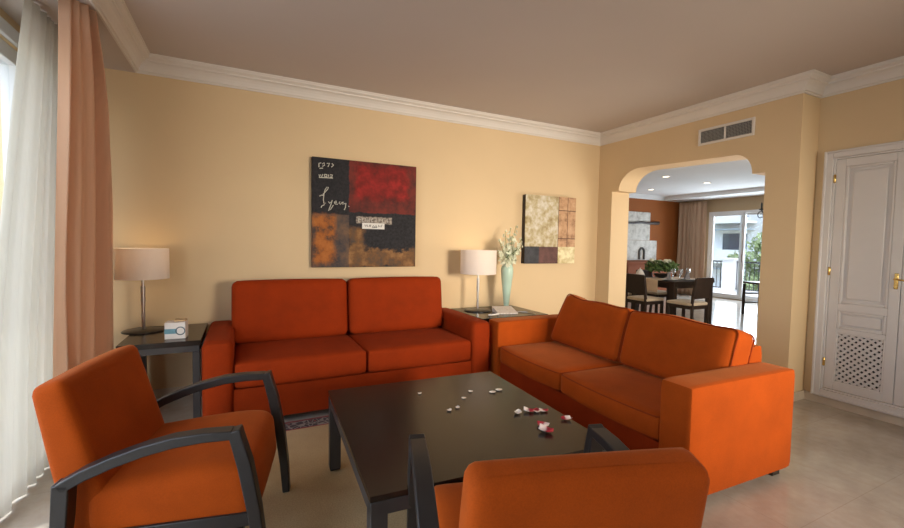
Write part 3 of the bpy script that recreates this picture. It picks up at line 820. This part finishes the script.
# booklet/box and cable
t = thing('booklet_holder', 'small slanted white card box lying in front of the pale green vase', 'box', (2.395, 3.60, .601), R(-14))
prm = NT('printed_white_card'); prm.col(prm.ramp(prm.noise(50, 3, .6, stretch=(1, 5, 1)), [(.38, (.62, .50, .44)), (.6, (.84, .78, .71))])); prm.set(Roughness=.5)
b = prism(B(), [(-.10, 0.0), (.10, 0.0), (.10, .052), (-.10, .012)], 'x', -.105, .105); obj('card_box', b, prm.m, t, bevel=.002)
b = B(); tube(b, [(2.255, 3.50, .612), (2.235, 3.46, .619), (2.19, 3.43, .622), (2.14, 3.43, .619), (2.12, 3.46, .614), (2.14, 3.49, .610), (2.17, 3.50, .6085)], .0075, 8)
tag(obj('white_cable', b, M['white']), 'short curled white cable on the corner table beside the card box', 'cable')
b = B(); tube(b, [(2.47, 3.55, .606), (2.54, 3.56, .606), (2.60, 3.52, .606), (2.63, 3.44, .606), (2.62, 3.39, .606)], .004, 8)
tag(obj('grey_cord', b, M['chrome']), 'thin pale cord on the right end of the corner table', 'cord')

# ------------------------------------------------------------------ paintings
def painting1():
    t = thing('painting', 'large square abstract painting in black red and ochre above the back sofa', 'painting', (1.072, YB-.035, 1.557))
    n = NT('abstract_red_black_canvas')
    g = n.noise(9, 5, .65); fine = n.noise(55, 3, .6)
    blk = n.ramp(fine, [(.3, (.015, .014, .016)), (.75, (.035, .033, .037))])
    red = n.ramp(g, [(.30, (.09, .018, .014)), (.48, (.19, .017, .014)), (.68, (.36, .025, .022))])
    ochre = n.ramp(g, [(.30, (.07, .055, .05)), (.50, (.17, .085, .035)), (.68, (.33, .17, .07))])
    orr = n.ramp(g, [(.36, (.07, .045, .035)), (.50, (.34, .11, .025)), (.7, (.48, .17, .045))])
    redd = n.ramp(g, [(.35, (.06, .02, .018)), (.6, (.17, .03, .022))])
    c = blk
    c = n.mix(n.box(-.17, .51, .02, .51, .04), c, redd)
    c = n.mix(n.box(-.10, .42, .14, .47, .16, 7, .05), c, red)
    c = n.mix(n.box(-.17, .51, -.51, -.34, .22, 12, .03), c, ochre)
    c = n.mix(n.box(-.18, -.03, -.51, -.13, .14, 8, .04), c, ochre)
    c = n.mix(n.box(-.51, -.17, -.51, -.01, .015), c, n.ramp(g, [(.35, (.05, .045, .05)), (.65, (.17, .10, .06))]))
    c = n.mix(n.box(-.50, -.30, -.47, -.02, .12, 10, .05), c, orr)
    c = n.mix(n.box(-.10, .25, -.085, -.02, .03, 20, .01), c, n.ramp(fine, [(.4, (.16, .13, .11)), (.6, (.42, .36, .30))]))
    n.col(c); n.set(Roughness=.7, Specular_IOR_Level=.2); n.bump(fine, .2, .003)
    cv = obj('canvas', bx(-.503, .503, -.028, .034, -.502, .502), n.m, t, bevel=.003)
    wh = mat('chalk_white_strokes', (.55, .53, .46), .7, .1, 30)
    def strokes(name, sts, r, m):
        b = B()
        for s in sts: tube(b, [(x, -.030, z) for x, z in s], r, 6)
        return obj(name, b, m, t)
    strokes('handwriting', [
        [(-.41, .165), (-.385, .195), (-.365, .22), (-.36, .235), (-.375, .235), (-.39, .21), (-.40, .17), (-.405, .12), (-.40, .085), (-.385, .09)],
        [(-.44, .15), (-.42, .16), (-.40, .155)],
        [(-.395, .075), (-.42, .06), (-.425, .045)],
        [(-.36, .105), (-.35, .09), (-.335, .10), (-.325, .12), (-.335, .085), (-.35, .045), (-.362, .02), (-.34, .035), (-.315, .075)],
        [(-.31, .095), (-.285, .10), (-.29, .115), (-.305, .105), (-.30, .085), (-.275, .085)],
        [(-.255, .11), (-.265, .095), (-.25, .085), (-.235, .105), (-.225, .11), (-.232, .085), (-.21, .095), (-.20, .10), (-.205, .06), (-.215, .035)],
        [(-.175, .075), (-.172, .065)]], .0042, wh)
    strokes('chalk_marks', [
        [(-.445, .41), (-.445, .445), (-.425, .45)], [(-.415, .44), (-.40, .455), (-.395, .43), (-.415, .42)], [(-.375, .45), (-.35, .455), (-.365, .42)], [(-.33, .455), (-.315, .44), (-.335, .42)],
        [(-.44, .40), (-.41, .405)],
        [(-.445, .345), (-.44, .325), (-.43, .345), (-.42, .325), (-.41, .35)], [(-.395, .35), (-.395, .33), (-.375, .33), (-.375, .35), (-.395, .35)], [(-.36, .35), (-.36, .33)], [(-.345, .35), (-.325, .35), (-.33, .33), (-.345, .33)],
        [(-.445, .318), (-.32, .322)]], .0048, wh)
    lb = obj('paper_label', bx(-.045, .175, -.0305, -.028, -.135, -.078), mat('label_paper', (.72, .70, .66), .7, .03, 20), t, smooth=False)
    b = B()
    for s in ([(-.02, -.095), (-.01, -.115), (0, -.095), (.01, -.115)], [(.022, -.115), (.024, -.095), (.035, -.115), (.037, -.095)], [(.055, -.115), (.065, -.10), (.075, -.117), (.09, -.10), (.10, -.115)], [(.115, -.095), (.117, -.115), (.13, -.10), (.14, -.115), (.15, -.09)], [(.05, -.122), (.10, -.120)]):
        tube(b, [(x, -.0315, z) for x, z in s], .003, 5)
    obj('handwriting', b, M['black'], lb)
    b = B()
    for s in ([(-.08, -.07), (-.08, -.035), (-.06, -.045), (-.08, -.055)], [(-.045, -.035), (-.045, -.068), (-.025, -.068)], [(-.01, -.035), (-.01, -.068)], [(.005, -.068), (.005, -.035), (.025, -.068), (.025, -.035)], [(.06, -.035), (.045, -.045), (.045, -.06), (.062, -.068)], [(.08, -.068), (.09, -.036), (.10, -.068)], [(.12, -.068), (.12, -.037), (.135, -.045), (.12, -.052)], [(.155, -.037), (.155, -.068), (.175, -.066)], [(.20, -.037), (.205, -.068)]):
        tube(b, [(x, -.030, z) for x, z in s], .0035, 5)
    obj('stencil_marks', b, wh, t)
def painting2():
    t = thing('painting', 'smaller square abstract painting in cream tan and brown right of the vase', 'painting', (3.30, YB-.035, 1.475))
    n = NT('abstract_cream_brown_canvas'); g = n.noise(11, 6, .7); f = n.noise(38, 4, .7)
    h = .4
    cream = n.ramp(g, [(.34, (.30, .21, .09)), (.47, (.48, .40, .23)), (.62, (.66, .61, .51))])
    tan = n.ramp(g, [(.32, (.24, .12, .06)), (.5, (.50, .29, .15)), (.7, (.62, .40, .24))])
    gold = n.ramp(g, [(.35, (.45, .33, .12)), (.6, (.80, .72, .45))])
    mar = n.ramp(g, [(.35, (.07, .025, .02)), (.65, (.14, .055, .045))]); dk_ = n.ramp(g, [(.35, (.016, .017, .022)), (.65, (.05, .05, .06))])
    c = cream
    c = n.mix(n.box(.11, .42, -.20, .42, .004), c, tan)
    c = n.mix(n.box(.11, .42, -.42, -.20, .012), c, gold)
    c = n.mix(n.box(-.42, .11, -.42, -.20, .006), c, mar)
    c = n.mix(n.box(-.42, -.17, -.42, -.20, .012), c, dk_)
    for q in ((.11, .42, .232, .242), (.11, .42, -.105, -.095), (.245, .253, -.20, .42), (.105, .113, -.42, .42)):
        c = n.mix(n.box(*q, .01, 20, .004), c, (.10, .04, .02))
    n.col(c); n.set(Roughness=.65); n.bump(f, .25, .003)
    side = mat('dark_canvas_edge', (.03, .022, .018), .7, .1, 20)
    obj('canvas', bx(-.375, .375, -.034, -.026, -h, h), n.m, t, smooth=False)
    obj('stretcher', bx(-.374, .374, -.026, .034, -h+.001, h-.001), side, t, smooth=False)
painting1(); painting2()

# ------------------------------------------------------------------ dining room contents
for i, (px, py, lab) in enumerate(((666, 176.5, 'nearest'), (651, 189.5, 'left far'), (707, 182.7, 'right far'))):
    d = (px-452)/423*rt2-(py-264)/423*up2+fw; k = (ZD-CAMH)/d.z
    t = thing('recessed_downlight', {'nearest': 'round recessed ceiling spotlight, nearest the archway', 'left far': 'round recessed ceiling spotlight, lowest and leftmost seen through the arch', 'right far': 'round recessed ceiling spotlight, rightmost of the three seen through the arch'}[lab], 'spotlight', (d.x*k, d.y*k, ZD-.001), 0, 'recessed spotlights in the dining ceiling')
    b = B(); lathe(b, [(.085, 0), (.082, -.008), (.062, -.006), (.060, 0)], 28, cap=False); obj('rim', b, M['alu'], t)
    n = NT('downlight_glow'); n.col((1, .9, .75)); n.b.inputs['Emission Color'].default_value = (1, .82, .58, 1); n.b.inputs['Emission Strength'].default_value = 5
    b = B(); lathe(b, [(.060, -.001), (.058, -.004), (.002, -.004)], 28); obj('lens', b, n.m, t)
    l = bpy.data.lights.new('downlight_beam', 'SPOT'); l.energy = 12; l.color = (1, .8, .55); l.spot_size = R(95); l.spot_blend = .7; l.shadow_soft_size = .05
    lo = bpy.data.objects.new('downlight_beam', l); C.objects.link(lo); lo.parent = t; lo.location = (0, 0, -.02)
# dining table
dt = thing('dining_table', 'dark wood dining table laid with plates seen through the archway', 'table', (6.78, 4.80, 0), 0)
DX = .55
obj('tabletop', bx(-.70, .32, -.42, .42, .71, .75), M['dwood'], dt, bevel=.004)
b = B(); box(b, -.64, .26, -.36, -.33, .63, .709); box(b, -.64, .26, .33, .36, .63, .709); box(b, -.64, -.61, -.33, .33, .63, .709); box(b, .23, .26, -.33, .33, .63, .709)
obj('apron', b, M['dwood'], dt, smooth=False)
for sx in (-1, 1):
    for sy in (-1, 1): obj('leg', bx(-.19+sx*.455-.04, -.19+sx*.455+.04, sy*.365-.04, sy*.365+.04, .001, .709), M['dwood'], dt, bevel=.004)
def runner(x, lab):
    b = B(); box(b, x-.16, x+.16, -.445, .445, .752, .755); box(b, x-.16, x+.16, -.448, -.445, .60, .755); box(b, x-.16, x+.16, .445, .448, .60, .755)
    o = obj('table_runner', b, M['cloth'], smooth=False, loc=(6.78, 4.80, 0)); return tag(o, lab, 'tablecloth', 'cream runners across the dining table')
b = B(); box(b, -.725, .30, -.20, .20, .7515, .7545); box(b, -.728, -.725, -.20, .20, .56, .7545)
o = obj('table_runner', b, M['cloth'], smooth=False, loc=(6.78, 4.86, 0)); tag(o, 'peach cloth runner along the dining table hanging over its left end', 'tablecloth')
def make_dchair():
    t = tag(empty('dining_chair'), 'x', 'chair', 'dark wood dining chairs round the dining table')   # facing +y, origin at seat centre
    b = B(); rbox(b, (0, 0, .445), (.42, .42, .05), .02, (0, 0, .008), n=(8, 8, 4)); obj('seat', b, M['cream_seat'], t)
    b = B(); box(b, -.20, .20, .17, .20, .37, .42); box(b, -.20, .20, -.20, -.17, .37, .42); box(b, -.20, -.17, -.17, .17, .37, .42); box(b, .17, .20, -.17, .17, .37, .42); obj('seat_frame', b, M['dwood'], t, smooth=False)
    for s in (-1, 1):
        obj('leg', bx(s*.185-.02, s*.185+.02, .165, .205, .001, .419), M['dwood'], t, bevel=.003)
        b = B()
        pts = [(-.235, s*.185, .001), (-.205, s*.185, .25), (-.20, s*.185, .45), (-.225, s*.185, .66), (-.26, s*.185, .84)]
        bar(b, pts, .035, .036); bmesh.ops.rotate(b, verts=b.verts, cent=(0, 0, 0), matrix=Matrix.Rotation(PI/2, 3, 'Z')); bmesh.ops.scale(b, verts=b.verts, vec=(-1, 1, 1)); 
        obj('rear_leg', b, M['dwood'], t, bevel=.003)
    b = B(); pts = [(-.212, 0, .53), (-.222, 0, .63), (-.245, 0, .74), (-.266, 0, .85)]
    bar(b, pts, .37, .022); bmesh.ops.rotate(b, verts=b.verts, cent=(0, 0, 0), matrix=Matrix.Rotation(PI/2, 3, 'Z'))
    obj('backrest', b, M['dwood'], t, bevel=.003)
    return t
dc = make_dchair()
spots = [(5.93, 4.80, R(-90), 'dark dining chair at the left end of the dining table, cream seat showing'),
         (6.15, 4.20, 0, 'dark dining chair on the near side of the dining table, rightmost'),
         (6.95, 5.40, PI, 'dark dining chair on the far side of the dining table, behind the flowers'),
         (6.15, 5.48, PI, 'dark dining chair on the far side of the table, partly behind the left jamb')]
for i, (x, y, rz, lab) in enumerate(spots):
    o = dc if i == 0 else copy_tree(dc); o.location = (x, y, 0); o.rotation_euler = (0, 0, rz); o['label'] = lab
# centrepiece of flowers
fc = thing('flower_arrangement', 'low round arrangement of green leaves and pale flowers on the dining table', 'flowers', (6.56, 4.99, .756))
obj('bowl', lathe(B(), [(.05, 0), (.09, .02), (.12, .06), (.125, .075)], 24), M['gun_dk'], fc)
random.seed(12); b = B(); 
for i in range(5): leaf_cloud(b, (.12*math.cos(i*1.26), .12*math.sin(i*1.26), .20), .16, 130, .04, .6)
obj('foliage', b, M['leaf'], fc, smooth=False)
for i in range(11):
    a = i*2.4; r_ = .06+.013*i
    b = B(); rbox(b, (r_*math.cos(a), r_*math.sin(a), .27+.04*math.sin(3*i)), (.07, .07, .055), .027, n=(4, 4, 4)); obj('blossom', b, M['bloom'], fc)
# pot, glasses, plates, napkins
tp = thing('teapot', 'white jug with spout near the left end of the dining table', 'jug', (6.19, 5.12, .7515), R(30))
obj('body', lathe(B(), [(.04, 0), (.065, .01), (.075, .05), (.06, .10), (.04, .13), (.035, .135)], 24), M['white'], tp)
obj('spout', tube(B(), [(.06, 0, .05), (.10, 0, .08), (.12, 0, .12)], .012, 8, rr=[.018, .013, .009]), M['white'], tp)
obj('handle', tube(B(), [(-.055, 0, .11), (-.10, 0, .10), (-.105, 0, .06), (-.065, 0, .03)], .007, 8), M['white'], tp)
obj('knob', lathe(B(), [(.036, .135), (.03, .148), (.008, .152), (.012, .165), (.004, .172)], 16), M['white'], tp)
for i, (x, y, lab) in enumerate(((6.28, 4.62, 'white dinner plate at the left near corner of the dining table'), (6.68, 4.58, 'white dinner plate in the middle of the near side of the dining table'))):
    b = B(); lathe(b, [(.06, 0), (.075, .004), (.125, .014), (.125, .017), (.07, .008), (.002, .006)], 32)
    o = obj('dinner_plate', b, M['white'], loc=(x, y, .7565 if y > 4.66 else .7515)); tag(o, lab, 'plate', 'plates on the dining table')
def glassm():
    n = NT('clear_glass'); n.col((.9, .93, .95)); n.set(Roughness=.03, Transmission_Weight=.9, IOR=1.3); return n.m
M['clear'] = glassm()
for i, (x, y, lab) in enumerate(((6.42, 4.66, 'stemmed glass nearest the left end of the dining table'), (6.52, 4.60, 'stemmed glass behind the near side plates of the dining table'), (6.80, 4.66, 'stemmed glass just left of the flower arrangement'))):
    b = B(); lathe(b, [(.032, 0), (.030, .003), (.004, .006), (.004, .075), (.02, .09), (.034, .12), (.036, .15), (.031, .18), (.029, .18), (.033, .15), (.031, .12), (.016, .095), (.001, .09)], 20)
    o = obj('wine_glass', b, M['clear'], loc=(x, y, .7555 if y > 4.655 else .7515)); tag(o, lab, 'glass', 'glasses on the dining table')
for i, (x, y, rz, lab) in enumerate(((6.27, 4.62, .3, 'folded dark napkin standing on the left dinner plate'), (6.67, 4.58, -.3, 'folded dark napkin standing on the middle dinner plate'))):
    b = prism(B(), [(-.05, 0), (.05, 0), (.012, .11), (-.004, .12)], 'y', -.02, .02)
    o = obj('napkin', b, mat('grey_napkin', (.25, .24, .25), .8, .1, 30), loc=(x, y, .7665 ), rot=(0, 0, rz), bevel=.004); tag(o, lab, 'napkin', 'folded napkins on the plates')
# right edge chair (tall, curved back)
t = thing('tall_chair', 'tall dark wooden chair partly hidden by the right side of the archway', 'chair', (8.95, 4.62, 0), R(-20))
for s in (-1, 1):
    obj('leg', bx(-.2-.02, -.2+.02, s*.19-.02, s*.19+.02, .001, .60), M['dwood'], t, bevel=.003)
    b = B(); bar(b, [(.24, s*.19, .001), (.21, s*.19, .35), (.20, s*.19, .62), (.225, s*.19, .82), (.27, s*.19, .98)], .04, .04); obj('rear_leg', b, M['dwood'], t, bevel=.003)
b = B(); rbox(b, (0, 0, .63), (.44, .42, .05), .018, n=(5, 5, 4)); obj('seat', b, M['dwood'], t)
b = B(); bar(b, [(.235, 0, .86), (.262, 0, .97)], .42, .025); obj('backrest', b, M['dwood'], t, bevel=.003)
for z in (.22, .40):
    obj('stretcher', bx(-.19, .21, .175, .2, z, z+.03), M['dwood'], t, smooth=False); obj('stretcher', bx(-.19, .21, -.2, -.175, z, z+.03), M['dwood'], t, smooth=False)
# hanging iron light, only its left arm shows beside the archway edge
t = thing('iron_chandelier', 'dark curled iron chandelier arm just showing beside the right edge of the archway', 'chandelier', (8.0, 3.88, 0))
obj('rod', tube(B(), [(0, 0, 1.78), (0, 0, ZD-.03)], .012, 8), M['iron'], t)
obj('ceiling_rose', lathe(B(), [(.02, ZD-.06), (.06, ZD-.03), (.065, ZD-.001)], 20), M['iron'], t)
for k in range(6):
    a = k*PI/3+.9; pts = []
    for i in range(22):
        u = i/21; rr_ = .02+.26*u; pts.append((rr_*math.cos(a), rr_*math.sin(a), 1.84-.10*math.sin(PI*u)+.10*u))
    c_ = Vector(pts[-1])
    arm_ = obj('arm', tube(B(), pts, .010, 8), M['iron'], t)
    sp = [(c_.x+(.06-.0035*i)*math.cos(a)*math.sin(i*.5), c_.y+(.06-.0035*i)*math.sin(a)*math.sin(i*.5), c_.z-.08+(.07-.004*i)*math.cos(i*.5)) for i in range(15)]
    obj('scroll', tube(B(), sp, .007, 6), M['iron'], arm_)
    obj('candle_cup', lathe(B(), [(.012, c_.z), (.04, c_.z+.015), (.042, c_.z+.025), (.014, c_.z+.026), (.014, c_.z+.11), (.003, c_.z+.14)], 16, (c_.x, c_.y)), M['iron'], arm_)
# console and stone artwork on the orange wall
sb = thing('sideboard', 'low reddish-orange sideboard against the orange dining wall below the relief', 'cabinet', (9.35, 7.62, 0))
osb = mat('terracotta_lacquer', (.24, .06, .015), .85, .05, 6)
obj('body', bx(-.85, .85, -.20, .22, .08, .86), osb, sb, bevel=.006)
obj('top', bx(-.88, .88, -.23, .23, .86, .90), osb, sb, bevel=.004)
for sx in (-1, 1):
    obj('door', bx(sx*.43-.40, sx*.43+.40, -.215, -.2, .12, .82), osb, sb, bevel=.003)
for sx in (-1, 1):
    for sy in (-1, 1): obj('foot', bx(sx*.78-.03, sx*.78+.03, sy*.16-.03, sy*.16+.03, .001, .08), M['dwood'], sb, smooth=False)
ar = thing('wall_relief', 'pale stone-coloured stepped relief panel with a dark branch on the orange wall', 'artwork', (9.4, YO-.03, 0))
stn = NT('pale_stone_panel'); stn.col(stn.ramp(stn.noise(6, 6, .7), [(.32, (.36, .33, .29)), (.48, (.60, .57, .52)), (.68, (.74, .71, .66))])); stn.set(Roughness=.8); stn.bump(stn.noise(20, 5), .5, .02)
obj('panel', bx(-.62, .37, -.02, .025, 1.46, 2.20), stn.m, ar, bevel=.006)
obj('panel', bx(-.62, .66, -.02, .025, .93, 1.455), stn.m, ar, bevel=.006)
obj('branch', tube(B(), [(-.62, -.04, 1.90), (-.3, -.05, 1.90), (0, -.04, 1.93), (.3, -.05, 1.915), (.55, -.045, 1.92), (.66, -.04, 1.93)], .03, 8, rr=[.02, .03, .03, .035, .045, .05]), M['dwood'], ar)
b = B(); tube(b, [(-.02, -.03, .95)]+[(.09*math.cos(a)+.07, -.03, 1.16+.09*math.sin(a)) for a in [PI-i*PI/8 for i in range(9)]]+[(.16, -.03, .95)], .03, 8); obj('arch_mark', b, mat('dark_slate', (.08, .075, .07), .7, .1, 12), ar)
# patio furniture beyond
t = thing('balcony_table', 'small dark table on the balcony outside the sliding door', 'table', (12.2, 5.95, -.01))
obj('tabletop', lathe(B(), [(.40, .70), (.41, .705), (.41, .73), (.40, .735)], 32), M['iron'], t)
for a in range(4): obj('leg', tube(B(), [(.1*math.cos(a*PI/2+.6), .1*math.sin(a*PI/2+.6), .70), (.33*math.cos(a*PI/2+.6), .33*math.sin(a*PI/2+.6), .012)], .014, 8), M['iron'], t)
